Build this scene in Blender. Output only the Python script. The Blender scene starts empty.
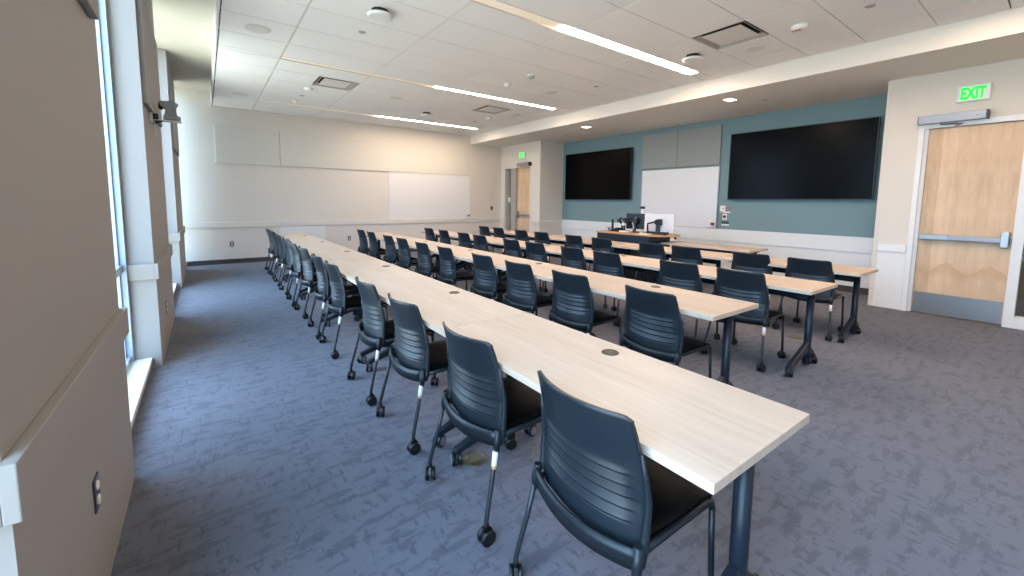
import bpy, bmesh, math, random
from mathutils import Vector, Matrix
random.seed(7)
C = bpy.context.scene.collection
SC = bpy.context.scene
PI = math.pi

# ---------------------------------------------------------------- materials
def lin(c):
    return tuple(((v/255)/12.92 if v/255 <= 0.04045 else (((v/255)+0.055)/1.055)**2.4) for v in c) + (1,)
def mat(name, col, rough=0.5, metal=0.0, spec=0.5, bump=0.0, bscale=200, vary=0.0, vscale=3.0, emis=None, estr=0.0, coat=0.0):
    m = bpy.data.materials.new(name); m.use_nodes = True
    nt = m.node_tree; b = nt.nodes['Principled BSDF']
    c = lin(col)
    b.inputs['Base Color'].default_value = c
    b.inputs['Roughness'].default_value = rough
    b.inputs['Metallic'].default_value = metal
    b.inputs['Specular IOR Level'].default_value = spec
    b.inputs['Coat Weight'].default_value = coat
    tc = nt.nodes.new('ShaderNodeTexCoord')
    if vary > 0:
        n = nt.nodes.new('ShaderNodeTexNoise'); n.inputs['Scale'].default_value = vscale; n.inputs['Detail'].default_value = 4
        nt.links.new(tc.outputs['Object'], n.inputs['Vector'])
        mx = nt.nodes.new('ShaderNodeMix'); mx.data_type = 'RGBA'
        mx.inputs['A'].default_value = tuple(v*(1-vary) for v in c[:3])+(1,)
        mx.inputs['B'].default_value = tuple(min(1, v*(1+vary)) for v in c[:3])+(1,)
        nt.links.new(n.outputs['Fac'], mx.inputs['Factor']); nt.links.new(mx.outputs['Result'], b.inputs['Base Color'])
    if bump > 0:
        n2 = nt.nodes.new('ShaderNodeTexNoise'); n2.inputs['Scale'].default_value = bscale; n2.inputs['Detail'].default_value = 3
        nt.links.new(tc.outputs['Object'], n2.inputs['Vector'])
        bp = nt.nodes.new('ShaderNodeBump'); bp.inputs['Strength'].default_value = bump; bp.inputs['Distance'].default_value = 0.002
        nt.links.new(n2.outputs['Fac'], bp.inputs['Height']); nt.links.new(bp.outputs['Normal'], b.inputs['Normal'])
    if emis:
        b.inputs['Emission Color'].default_value = lin(emis); b.inputs['Emission Strength'].default_value = estr
    return m

M = {}
M['wall'] = mat('wall_paint', (219, 211, 200), 0.75, bump=0.15, bscale=120, vary=0.015)
M['wainscot'] = mat('wainscot_paint', (218, 211, 203), 0.5)
M['pillar'] = mat('wall_paint_shaded', (150, 144, 140), 0.7, bump=0.15, bscale=120)  # wall paint again, darkened for the shade on the room-side pillar faces
M['trimwhite'] = mat('white_trim_paint', (232, 230, 228), 0.45)
M['tealwall'] = mat('teal_paint', (118, 144, 148), 0.7, bump=0.15, bscale=120, vary=0.015)
M['tile'] = mat('ceiling_tile', (241, 239, 237), 0.9, bump=0.3, bscale=350, vary=0.015)
M['gypsum'] = mat('gypsum_ceiling', (230, 223, 214), 0.85)
M['gypsumleft'] = mat('gypsum_darkened_bay', (192, 185, 170), 0.85)  # same gypsum, colour lowered to offset strong daylight on this ceiling strip
M['grid'] = mat('ceiling_grid_metal', (226, 220, 210), 0.5)
M['gap'] = mat('reveal_grey', (128, 122, 116), 0.8)
M['base'] = mat('rubber_baseboard', (66, 62, 58), 0.7)
M['acoustic'] = mat('acoustic_fabric_cream', (214, 209, 198), 0.95, bump=0.4, bscale=500)
M['acousticgrey'] = mat('acoustic_fabric_grey', (146, 150, 146), 0.95, bump=0.4, bscale=500)
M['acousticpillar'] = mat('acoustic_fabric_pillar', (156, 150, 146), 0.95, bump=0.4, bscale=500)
M['whiteboard'] = mat('whiteboard_surface', (226, 224, 224), 0.38)
M['alu'] = mat('brushed_aluminium', (156, 156, 160), 0.4, metal=0.55, bump=0.1, bscale=300)
M['steel'] = mat('satin_stainless', (168, 166, 164), 0.33, metal=0.95, bump=0.1, bscale=300)
M['tv'] = mat('tv_glass', (3, 3, 4), 0.25, spec=0.06)
M['tvbezel'] = mat('tv_bezel', (14, 14, 16), 0.4)
M['plastic'] = mat('navy_black_plastic', (24, 33, 40), 0.38, spec=0.5, bump=0.12, bscale=900)
M['frameblk'] = mat('dark_frame_metal', (27, 33, 39), 0.38, metal=0.2)
M['legmetal'] = mat('dark_leg_metal', (58, 60, 66), 0.38, metal=0.5)
M['seat'] = mat('black_seat_pad', (5, 6, 7), 0.5, spec=0.15, bump=0.2, bscale=700)
M['tleg'] = mat('table_leg_navy', (27, 36, 47), 0.4, metal=0.2)
M['caster'] = mat('caster_black', (14, 16, 19), 0.4)
M['castergrey'] = mat('caster_hub_grey', (120, 124, 128), 0.4)
M['sticker'] = mat('silver_sticker', (236, 234, 228), 0.35)
M['stickero'] = mat('sticker_orange_print', (206, 140, 70), 0.5)
M['grommet'] = mat('grommet_bronze', (92, 82, 72), 0.45, metal=0.4)
M['white'] = mat('white_plastic', (232, 231, 228), 0.4)
M['offwhite'] = mat('offwhite_plastic', (222, 218, 212), 0.45)
M['lightgrey'] = mat('light_grey_plastic', (168, 166, 162), 0.5)
M['camgrey'] = mat('camera_grey', (128, 128, 130), 0.5)
M['mullion'] = mat('grey_painted_mullion', (168, 162, 154), 0.5)
M['monwhite'] = mat('monitor_back_white', (206, 205, 210), 0.4)
M['black'] = mat('black_plastic', (14, 15, 17), 0.4)
M['darkgrey'] = mat('dark_grey_plastic', (52, 54, 58), 0.45)
M['plate'] = mat('grey_outlet_plate', (70, 70, 78), 0.4, metal=0.3)
M['red'] = mat('red_print', (190, 40, 34), 0.5)
M['darkred'] = mat('dark_red_button', (110, 28, 36), 0.4)
M['yellow'] = mat('yellow_label', (226, 172, 42), 0.5)
M['pink'] = mat('dusty_pink_plate', (150, 118, 122), 0.5)
M['winframe'] = mat('window_frame_aluminium', (158, 170, 182), 0.35, metal=0.3)
M['sill'] = mat('white_sill', (226, 228, 226), 0.4)
M['cavity'] = mat('vent_cavity', (20, 20, 22), 0.8)
M['louver'] = mat('dim_lens', (236, 222, 204), 0.5, emis=(255, 234, 216), estr=0.30)
M['lamp'] = mat('lit_lens', (255, 240, 225), 0.5, emis=(255, 228, 202), estr=78.0)
M['lampsmall'] = mat('downlight_lens', (255, 240, 225), 0.5, emis=(255, 222, 186), estr=16.0)
M['exitgreen'] = mat('exit_green', (20, 200, 60), 0.5, emis=(10, 240, 50), estr=1.6)
M['deskbody'] = mat('blue_tinted_black_laminate', (18, 28, 42), 0.45)  # black laminate with the bluish screen reflection mixed into its colour
M['corridor'] = mat('corridor_wall_brown', (150, 122, 98), 0.8)
M['floorplate'] = mat('brushed_bronze_plate', (112, 108, 98), 0.45, metal=0.6)
M['lead'] = mat('cable_white', (214, 214, 216), 0.5)

def glass_mat():
    m = bpy.data.materials.new('clear_window_glass'); m.use_nodes = True; nt = m.node_tree
    for n in list(nt.nodes): nt.nodes.remove(n)
    o = nt.nodes.new('ShaderNodeOutputMaterial'); mx = nt.nodes.new('ShaderNodeMixShader')
    t = nt.nodes.new('ShaderNodeBsdfTransparent'); t.inputs['Color'].default_value = (0.93, 0.97, 0.96, 1)
    g = nt.nodes.new('ShaderNodeBsdfGlossy'); g.inputs['Roughness'].default_value = 0.02
    mx.inputs['Fac'].default_value = 0.07
    nt.links.new(t.outputs[0], mx.inputs[1]); nt.links.new(g.outputs[0], mx.inputs[2]); nt.links.new(mx.outputs[0], o.inputs[0])
    return m
M['glass'] = glass_mat()

def carpet_mat():
    m = bpy.data.materials.new('patterned_carpet'); m.use_nodes = True; nt = m.node_tree; b = nt.nodes['Principled BSDF']
    L = nt.links
    tc = nt.nodes.new('ShaderNodeTexCoord')
    def noise(sx, sy, scale, det, dist=0.0):
        mp = nt.nodes.new('ShaderNodeMapping'); mp.inputs['Scale'].default_value = (sx, sy, 1)
        L.new(tc.outputs['Object'], mp.inputs['Vector'])
        n = nt.nodes.new('ShaderNodeTexNoise'); n.inputs['Scale'].default_value = scale; n.inputs['Detail'].default_value = det
        n.inputs['Distortion'].default_value = dist; L.new(mp.outputs[0], n.inputs['Vector']); return n
    def ramp(src, p0, p1):
        r = nt.nodes.new('ShaderNodeMapRange'); r.inputs['From Min'].default_value = p0; r.inputs['From Max'].default_value = p1
        L.new(src, r.inputs['Value']); return r
    # per-plank seeds: carpet tiles laid in planks
    br = nt.nodes.new('ShaderNodeTexBrick'); br.inputs['Scale'].default_value = 1.0
    br.inputs['Brick Width'].default_value = 0.92; br.inputs['Row Height'].default_value = 0.46; br.inputs['Mortar Size'].default_value = 0.0
    br.inputs['Color1'].default_value = (0, 0, 0, 1); br.inputs['Color2'].default_value = (1, 1, 1, 1)
    L.new(tc.outputs['Object'], br.inputs['Vector'])
    n1 = noise(1.0, 2.8, 5.6, 12, 0.0); n2 = noise(2.6, 1.0, 11.5, 10, 0.0); n3 = noise(1, 1, 260, 2); n4 = noise(1, 1, 0.6, 2)
    n1.inputs['Roughness'].default_value = 0.68; n2.inputs['Roughness'].default_value = 0.66
    r1 = ramp(n1.outputs['Fac'], 0.52, 0.555); r2 = ramp(n2.outputs['Fac'], 0.56, 0.60)
    def mix(a, bcol, fac, f=1.0):
        x = nt.nodes.new('ShaderNodeMix'); x.data_type = 'RGBA'
        if isinstance(a, tuple): x.inputs['A'].default_value = a
        else: L.new(a, x.inputs['A'])
        if isinstance(bcol, tuple): x.inputs['B'].default_value = bcol
        else: L.new(bcol, x.inputs['B'])
        mu = nt.nodes.new('ShaderNodeMath'); mu.operation = 'MULTIPLY'; mu.inputs[1].default_value = f
        L.new(fac, mu.inputs[0]); L.new(mu.outputs[0], x.inputs['Factor']); return x.outputs['Result']
    base = mix(lin((103, 105, 120)), lin((93, 94, 109)), br.outputs['Color'], 0.5)
    c1 = mix(base, lin((70, 74, 89)), r1.outputs[0], 0.72)
    c2 = mix(c1, lin((60, 63, 76)), r2.outputs[0], 0.72)
    c3 = mix(c2, lin((120, 122, 128)), n3.outputs['Fac'], 0.35)
    c4 = mix(c3, lin((78, 80, 86)), n4.outputs['Fac'], 0.25)
    L.new(c4, b.inputs['Base Color'])
    b.inputs['Roughness'].default_value = 0.95; b.inputs['Specular IOR Level'].default_value = 0.15
    b.inputs['Sheen Weight'].default_value = 0.15
    wv = nt.nodes.new('ShaderNodeTexWave'); wv.inputs['Scale'].default_value = 55; wv.inputs['Distortion'].default_value = 2.5
    L.new(tc.outputs['Object'], wv.inputs['Vector'])
    ad = nt.nodes.new('ShaderNodeMath'); ad.operation = 'ADD'; L.new(wv.outputs['Fac'], ad.inputs[0]); L.new(n3.outputs['Fac'], ad.inputs[1])
    bp = nt.nodes.new('ShaderNodeBump'); bp.inputs['Strength'].default_value = 0.5; bp.inputs['Distance'].default_value = 0.003
    L.new(ad.outputs[0], bp.inputs['Height']); L.new(bp.outputs['Normal'], b.inputs['Normal'])
    return m
M['carpet'] = carpet_mat()

def wood_mat(name, c1, c2, axis, rough=0.4, fine=42.0, fig=0.5):
    m = bpy.data.materials.new(name); m.use_nodes = True; nt = m.node_tree; b = nt.nodes['Principled BSDF']; L = nt.links
    tc = nt.nodes.new('ShaderNodeTexCoord'); mp = nt.nodes.new('ShaderNodeMapping')
    s = [1.0, 1.0, 1.0]; s[axis] = 0.05
    mp.inputs['Scale'].default_value = s; L.new(tc.outputs['Object'], mp.inputs['Vector'])
    n = nt.nodes.new('ShaderNodeTexNoise'); n.inputs['Scale'].default_value = fine; n.inputs['Detail'].default_value = 6; n.inputs['Roughness'].default_value = 0.62
    L.new(mp.outputs[0], n.inputs['Vector'])
    n2 = nt.nodes.new('ShaderNodeTexNoise'); n2.inputs['Scale'].default_value = 7; n2.inputs['Detail'].default_value = 3
    L.new(mp.outputs[0], n2.inputs['Vector'])
    ad = nt.nodes.new('ShaderNodeMix'); ad.data_type = 'FLOAT'; ad.inputs['Factor'].default_value = fig
    L.new(n.outputs['Fac'], ad.inputs['A']); L.new(n2.outputs['Fac'], ad.inputs['B'])
    r = nt.nodes.new('ShaderNodeValToRGB'); r.color_ramp.elements[0].position = 0.35; r.color_ramp.elements[1].position = 0.65
    r.color_ramp.elements[0].color = lin(c1); r.color_ramp.elements[1].color = lin(c2)
    L.new(ad.outputs['Result'], r.inputs['Fac']); L.new(r.outputs['Color'], b.inputs['Base Color'])
    b.inputs['Roughness'].default_value = rough
    return m
M['tabletop'] = wood_mat('pale_ash_laminate', (190, 168, 150), (210, 190, 172), 1, 0.42)
M['deskwood'] = wood_mat('maple_desk_laminate', (176, 132, 92), (200, 156, 112), 1, 0.45)

def veneer_mat():
    m = bpy.data.materials.new('maple_door_veneer'); m.use_nodes = True; nt = m.node_tree; b = nt.nodes['Principled BSDF']; L = nt.links
    tc = nt.nodes.new('ShaderNodeTexCoord'); sp = nt.nodes.new('ShaderNodeSeparateXYZ'); L.new(tc.outputs['Object'], sp.inputs[0])
    # book-matched leaves: mirror y about each seam
    pp = nt.nodes.new('ShaderNodeMath'); pp.operation = 'PINGPONG'; pp.inputs[1].default_value = 0.135; L.new(sp.outputs['Y'], pp.inputs[0])
    fl = nt.nodes.new('ShaderNodeMath'); fl.operation = 'SNAP'; fl.inputs[1].default_value = 0.135; L.new(sp.outputs['Y'], fl.inputs[0])
    cb = nt.nodes.new('ShaderNodeCombineXYZ'); L.new(pp.outputs[0], cb.inputs['X']); L.new(sp.outputs['Z'], cb.inputs['Z'])
    mp = nt.nodes.new('ShaderNodeMapping'); mp.inputs['Scale'].default_value = (1, 1, 0.10); L.new(cb.outputs[0], mp.inputs['Vector'])
    n = nt.nodes.new('ShaderNodeTexNoise'); n.inputs['Scale'].default_value = 38; n.inputs['Detail'].default_value = 6; L.new(mp.outputs[0], n.inputs['Vector'])
    # broad cathedral figure
    mp2 = nt.nodes.new('ShaderNodeMapping'); mp2.inputs['Scale'].default_value = (7.0, 1, 2.6); L.new(cb.outputs[0], mp2.inputs['Vector'])
    n2 = nt.nodes.new('ShaderNodeTexNoise'); n2.inputs['Scale'].default_value = 1.0; n2.inputs['Detail'].default_value = 2; L.new(mp2.outputs[0], n2.inputs['Vector'])
    wn = nt.nodes.new('ShaderNodeTexWhiteNoise'); wn.noise_dimensions = '1D'; L.new(fl.outputs[0], wn.inputs['W'])
    mA = nt.nodes.new('ShaderNodeMath'); mA.operation = 'MULTIPLY'; mA.inputs[1].default_value = 0.22; L.new(wn.outputs['Value'], mA.inputs[0])
    mB = nt.nodes.new('ShaderNodeMath'); mB.operation = 'MULTIPLY'; mB.inputs[1].default_value = 0.30; L.new(n.outputs['Fac'], mB.inputs[0])
    mC = nt.nodes.new('ShaderNodeMath'); mC.operation = 'MULTIPLY'; mC.inputs[1].default_value = 0.62; L.new(n2.outputs['Fac'], mC.inputs[0])
    s1 = nt.nodes.new('ShaderNodeMath'); L.new(mA.outputs[0], s1.inputs[0]); L.new(mB.outputs[0], s1.inputs[1])
    s2 = nt.nodes.new('ShaderNodeMath'); L.new(s1.outputs[0], s2.inputs[0]); L.new(mC.outputs[0], s2.inputs[1])
    r = nt.nodes.new('ShaderNodeValToRGB'); e = r.color_ramp.elements
    e[0].position = 0.36; e[0].color = lin((196, 160, 124)); e[1].position = 0.78; e[1].color = lin((226, 197, 163))
    L.new(s2.outputs[0], r.inputs['Fac'])
    # wavy cathedral figure crossing the leaves
    def mth(op, a, b_, c=None):
        n_ = nt.nodes.new('ShaderNodeMath'); n_.operation = op
        for i_, v_ in enumerate((a, b_, c)):
            if v_ is None: continue
            if isinstance(v_, (int, float)): n_.inputs[i_].default_value = v_
            else: L.new(v_, n_.inputs[i_])
        return n_.outputs[0]
    wob = mth('MULTIPLY', n2.outputs['Fac'], 0.14)
    res_col = r.outputs['Color']
    for zc, sl, fade, amt in ((0.62, 0.75, 0.16, 0.55), (1.02, 0.35, 0.10, 0.30)):
        tri = mth('PINGPONG', mth('ADD', sp.outputs['Y'], 0.07), 0.19)
        d_ = mth('SUBTRACT', sp.outputs['Z'], mth('ADD', mth('MULTIPLY', tri, sl), mth('ADD', wob, zc-0.12)))
        neg = mth('LESS_THAN', d_, 0.0)
        mr = nt.nodes.new('ShaderNodeMapRange'); mr.inputs['From Min'].default_value = -fade; mr.inputs['From Max'].default_value = 0.0
        L.new(d_, mr.inputs['Value'])
        fac = mth('MULTIPLY', mth('MULTIPLY', mr.outputs[0], neg), amt)
        mxx = nt.nodes.new('ShaderNodeMix'); mxx.data_type = 'RGBA'; mxx.inputs['B'].default_value = lin((190, 150, 112))
        L.new(res_col, mxx.inputs['A']); L.new(fac, mxx.inputs['Factor']); res_col = mxx.outputs['Result']
    L.new(res_col, b.inputs['Base Color']); b.inputs['Roughness'].default_value = 0.45
    return m
M['veneer'] = veneer_mat()

# ---------------------------------------------------------------- mesh helpers
def box(bm, x0, x1, y0, y1, z0, z1, mi=0):
    vs = [bm.verts.new((x, y, z)) for x in (x0, x1) for y in (y0, y1) for z in (z0, z1)]
    for f in ((0,1,3,2), (4,6,7,5), (0,4,5,1), (2,3,7,6), (0,2,6,4), (1,5,7,3)):
        bm.faces.new([vs[i] for i in f]).material_index = mi
    return vs
def tube(bm, pts, r, seg=10, mi=0, cap=True):
    pts = [Vector(p) for p in pts]; rs = r if isinstance(r, (list, tuple)) else [r]*len(pts)
    rings = []; prev = None
    for i, p in enumerate(pts):
        d = (pts[min(i+1, len(pts)-1)] - pts[max(i-1, 0)]).normalized()
        up = prev if prev else (Vector((0, 0, 1)) if abs(d.z) < 0.9 else Vector((1, 0, 0)))
        a = (up - d*up.dot(d)).normalized(); prev = a; b2 = d.cross(a)
        rings.append([bm.verts.new(p + a*rs[i]*math.cos(2*PI*k/seg) + b2*rs[i]*math.sin(2*PI*k/seg)) for k in range(seg)])
    for i in range(len(rings)-1):
        for k in range(seg):
            f = bm.faces.new([rings[i][k], rings[i][(k+1) % seg], rings[i+1][(k+1) % seg], rings[i+1][k]]); f.smooth = True; f.material_index = mi
    if cap:
        bm.faces.new(rings[0][::-1]).material_index = mi; bm.faces.new(rings[-1]).material_index = mi
def disc(bm, c, r, h, axis='z', seg=28, mi=0, profile=None):
    """lathe: profile = [(radius, height)...]"""
    prof = profile or [(r, 0), (r, h)]
    rings = []
    for (rr, hh) in prof:
        ring = []
        for k in range(seg):
            a = 2*PI*k/seg; u, v = rr*math.cos(a), rr*math.sin(a)
            p = {'z': (u, v, hh), 'x': (hh, u, v), 'y': (v, hh, u)}[axis]
            ring.append(bm.verts.new((c[0]+p[0], c[1]+p[1], c[2]+p[2])))
        rings.append(ring)
    for i in range(len(rings)-1):
        for k in range(seg):
            f = bm.faces.new([rings[i][k], rings[i][(k+1) % seg], rings[i+1][(k+1) % seg], rings[i+1][k]]); f.material_index = mi
            f.smooth = len(prof) > 2
    bm.faces.new(rings[0][::-1]).material_index = mi; bm.faces.new(rings[-1]).material_index = mi
def prism(bm, poly, a0, a1, axis='y', mi=0):
    def P(u, v, w): return {'y': (u, w, v), 'x': (w, u, v), 'z': (u, v, w)}[axis]
    A = [bm.verts.new(P(u, v, a0)) for u, v in poly]; B = [bm.verts.new(P(u, v, a1)) for u, v in poly]
    n = len(poly)
    bm.faces.new(A[::-1]).material_index = mi; bm.faces.new(B).material_index = mi
    for i in range(n):
        bm.faces.new([A[i], A[(i+1) % n], B[(i+1) % n], B[i]]).material_index = mi
def build(name, fn, mats, parent=None, loc=(0, 0, 0), bevel=0.0, seg=2, smooth=False):
    bm = bmesh.new(); fn(bm)
    bmesh.ops.recalc_face_normals(bm, faces=bm.faces[:])
    if bevel > 0:
        es = [e for e in bm.edges if len(e.link_faces) == 2 and e.calc_face_angle(0) > 0.6]
        bmesh.ops.bevel(bm, geom=es, offset=bevel, segments=seg, affect='EDGES', profile=0.5, clamp_overlap=True)
    me = bpy.data.meshes.new(name); bm.to_mesh(me); bm.free()
    if smooth:
        for p in me.polygons: p.use_smooth = True
    if not isinstance(mats, (list, tuple)): mats = [mats]
    for m in mats: me.materials.append(m)
    o = bpy.data.objects.new(name, me); C.objects.link(o); o.location = loc
    if parent: o.parent = parent
    return o
def bx(name, m, x0, x1, y0, y1, z0, z1, parent=None, bevel=0.0):
    """box with its origin at its own centre-bottom unless it is a child"""
    if parent is None:
        cx, cy = (x0+x1)/2, (y0+y1)/2
        return build(name, lambda b: box(b, x0-cx, x1-cx, y0-cy, y1-cy, 0, z1-z0), m, None, (cx, cy, z0), bevel)
    p = parent.location
    return build(name, lambda b: box(b, x0-p.x, x1-p.x, y0-p.y, y1-p.y, z0-p.z, z1-p.z), m, parent, (0, 0, 0), bevel)
def st(o):
    o['kind'] = 'structure'; return o
def tag(o, label, cat, group=None):
    o['label'] = label; o['category'] = cat
    if group: o['group'] = group
    return o
def empty(name, loc, rz=0.0):
    o = bpy.data.objects.new(name, None); C.objects.link(o); o.location = loc; o.rotation_euler = (0, 0, rz); o.empty_display_size = 0.1
    return o
def dup(o, parent=None, loc=None, rz=None):
    c = o.copy(); C.objects.link(c)
    if parent: c.parent = parent
    if loc is not None: c.location = loc
    if rz is not None: c.rotation_euler = (0, 0, rz)
    for ch in KIDS.get(o.name, list(o.children)):
        dup(ch, c)
    return c
KIDS = {}
def child(parent, name, fn, mats, bevel=0.0, smooth=False, loc=(0, 0, 0), seg=2):
    o = build(name, fn, mats, parent, loc, bevel, seg, smooth)
    KIDS.setdefault(parent.name, []).append(o)
    return o

# ---------------------------------------------------------------- room numbers (metres)
P = -0.365          # room face of the pillars
GL = -0.60          # glass plane
F = 11.037          # far wall
D = 7.656           # door wall
T = 8.541           # teal wall
Y1, Y2 = 9.10, 1.708
CZ = 3.383; SZ = 3.135; E = 6.536; LX = 0.215; LZ = 3.66
YB = -1.6
TOP = 3.80

# floor
st(build('floor', lambda b: box(b, -0.7, 10.4, YB-0.15, F+0.15, -0.12, 0), M['carpet']))
# structural slab above everything
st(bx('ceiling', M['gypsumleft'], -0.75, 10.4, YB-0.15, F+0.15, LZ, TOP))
# tiled ceiling field
def tiles(b):
    xs = [LX+0.012, 0.945, 2.215, 3.485, 4.750, 6.015, E]
    ys = [YB, -1.38, -0.76, -0.14, 0.43, 0.575, 1.085, 1.69, 2.295, 2.915, 3.545, 3.715, 4.185, 4.83, 5.46, 6.09, 6.69, 6.82, 7.36, 7.985, 8.61, 9.22, 9.83, 9.955, 10.50, F]
    holes = [(0.43, 0.575), (3.545, 3.715), (6.69, 6.82), (9.83, 9.955)]
    vents = [(1.58, 2.18, 7.36, 7.985), (4.75, 5.37, 7.36, 7.985), (4.75, 5.37, 2.295, 2.915)]
    for i in range(len(xs)-1):
        for j in range(len(ys)-1):
            x0, x1, y0, y1 = xs[i], xs[i+1], ys[j], ys[j+1]
            if any(abs(y0-h[0]) < 0.01 and abs(y1-h[1]) < 0.01 for h in holes) and x0 > 0.9 and x1 < 6.1: continue
            segs = [(x0, x1)]
            for v in vents:
                if abs(y0-v[2]) < 0.02 and abs(y1-v[3]) < 0.02 and x0-0.01 <= v[0] and v[1] <= x1+0.01:
                    segs = [s for s in ((x0, v[0]), (v[1], x1)) if s[1]-s[0] > 0.05]
            for s0, s1 in segs:
                box(b, s0+0.010, s1-0.010, y0+0.007, y1-0.007, CZ, CZ+0.02)
st(build('ceiling', tiles, M['tile']))
def tgrid(b):
    box(b, LX, E, YB, F, CZ+0.07, CZ+0.09, 0)
    box(b, LX, E, 0.0, 0.001, CZ+0.06, CZ+0.07, 0)
st(build('ceiling', tgrid, M['gap']))
def tbars(b):
    for x in (0.945, 2.215, 3.485, 4.750, 6.015):
        for y0, y1 in ((YB, 0.43), (0.575, 3.545), (3.715, 6.69), (6.82, 9.83), (9.955, F)):
            box(b, x-0.006, x+0.004, y0, y1, CZ+0.003, CZ+0.03)
    for y in (-1.38, -0.76, -0.14, 1.085, 1.69, 2.295, 2.915, 4.185, 4.83, 5.46, 6.09, 7.36, 7.985, 8.61, 9.22, 10.5):
        box(b, LX, E, y-0.003, y+0.003, CZ+0.006, CZ+0.03)
st(build('trim_1', tbars, M['grid']))
# ceiling edges: fascia on the window side (with a thin bright trim) and on the soffit side
st(bx('trim_2', M['trimwhite'], LX-0.012, LX+0.008, YB, F, CZ-0.006, LZ))
st(build('ceiling', lambda b: box(b, E, T+0.1, YB, F, SZ, LZ), M['gypsum']))
# walls
st(bx('wall_far', M['wall'], -0.75, D+0.15, F, F+0.15, 0, TOP))
st(bx('wall_near', M['wall'], -0.75, 10.4, YB-0.15, YB, 0, TOP))
st(bx('wall_back', M['tealwall'], T, T+0.12, Y2-0.1, Y1+0.1, 0, SZ+0.05))
def dwall(b):   # both door-wall stretches and the niche cheeks
    # near stretch: door opening y -0.36..1.31, z 0..2.44
    box(b, D, D+0.15, 1.31, Y2, 0, SZ+0.05)
    box(b, D, D+0.15, -0.40, 1.31, 2.44, SZ+0.05)
    box(b, D, D+0.15, YB, -0.40, 0, SZ+0.05)
    box(b, D+0.15, T+0.12, Y2-0.12, Y2, 0, SZ+0.05)
st(build('wall_right', dwall, M['wall']))
def dwall2(b):
    box(b, D, D+0.15, Y1, 9.50, 0, SZ+0.05)
    box(b, D, D+0.15, 9.50, 10.86, 2.50, SZ+0.05)
    box(b, D, D+0.15, 10.86, F, 0, SZ+0.05)
    box(b, D+0.15, T+0.12, Y1, Y1+0.12, 0, SZ+0.05)
st(build('wall_right', dwall2, M['wall']))
# corridor behind the doors
st(bx('wall_corridor', M['corridor'], 10.25, 10.4, YB, F, 0, TOP))
st(bx('wall_corridor', M['wall'], 7.8, 10.25, F, F+0.15, 0, TOP))

# chair rails / wainscot
def rail_x(n, x, y0, y1, z0, z1, d, m, lip=0.0):   # on a wall facing -x
    return st(bx(n, m, x-d, x+0.001, y0, y1, z0, z1, bevel=0.004))
rail_x('trim_3', D, 1.36, 1.655, 0.80, 0.90, 0.03, M['trimwhite'])
rail_x('trim_4', D, 1.668, Y2+0.003, 0.0, SZ, 0.004, M['wall'])
rail_x('trim_5', D, 1.355, 1.655, 0.0, 0.80, 0.006, M['trimwhite'])
rail_x('trim_6', D, Y1, 9.46, 0.80, 0.90, 0.03, M['wainscot'])
rail_x('trim_7', D, 10.9, F, 0.80, 0.90, 0.03, M['wainscot'])
st(bx('trim_8', M['wainscot'], D-0.02, T, Y1-0.03, Y1+0.002, 0.80, 0.90, bevel=0.004))
rail_x('trim_9', T, Y2, Y1, 0.665, 0.918, 0.03, M['trimwhite'])
rail_x('trim_10', T, Y2, Y1, 0.10, 0.665, 0.006, M['trimwhite'])
rail_x('baseboard_back', T, Y2, Y1, 0.0, 0.10, 0.012, M['base'])
st(bx('trim_11', M['wainscot'], P, D, F-0.035, F+0.002, 0.80, 0.915, bevel=0.004))
st(bx('trim_12', M['wainscot'], P, D, F-0.012, F+0.002, 0.10, 0.80))
st(bx('baseboard_far', M['base'], P, D, F-0.018, F+0.002, 0.0, 0.10))

# window wall: pillars, sills, windows
pillars = [(YB-0.0, -1.05), (1.275, 2.755), (4.53, 6.36), (8.38, 10.45)]
bays = [(-1.05, 1.275), (2.755, 4.53), (6.36, 8.38), (10.45, F)]
tn = 13
for i, (a, c) in enumerate(pillars):
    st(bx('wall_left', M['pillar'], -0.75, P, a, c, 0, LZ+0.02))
    def pr(b, a=a, c=c):
        d = 0.028
        box(b, P-0.30, P+d, a-d, c+d, 0.755, 0.885)
        box(b, P-0.30, P+0.006, a-0.006, c+0.006, 0.0, 0.755)
    # rails wrap the pillar as four slabs so nothing sits inside the pillar
    def ring(b, a=a, c=c, z0=0.755, z1=0.885, d=0.028):
        box(b, P, P+d, a-d, c+d, z0, z1)
        box(b, -0.545, P, a-d, a, z0, z1); box(b, -0.545, P, c, c+d, z0, z1)
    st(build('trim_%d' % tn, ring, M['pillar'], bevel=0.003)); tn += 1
    st(build('trim_%d' % tn, lambda b, a=a, c=c: ring(b, a, c, 0.0, 0.755, 0.008), M['pillar'])); tn += 1
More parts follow.
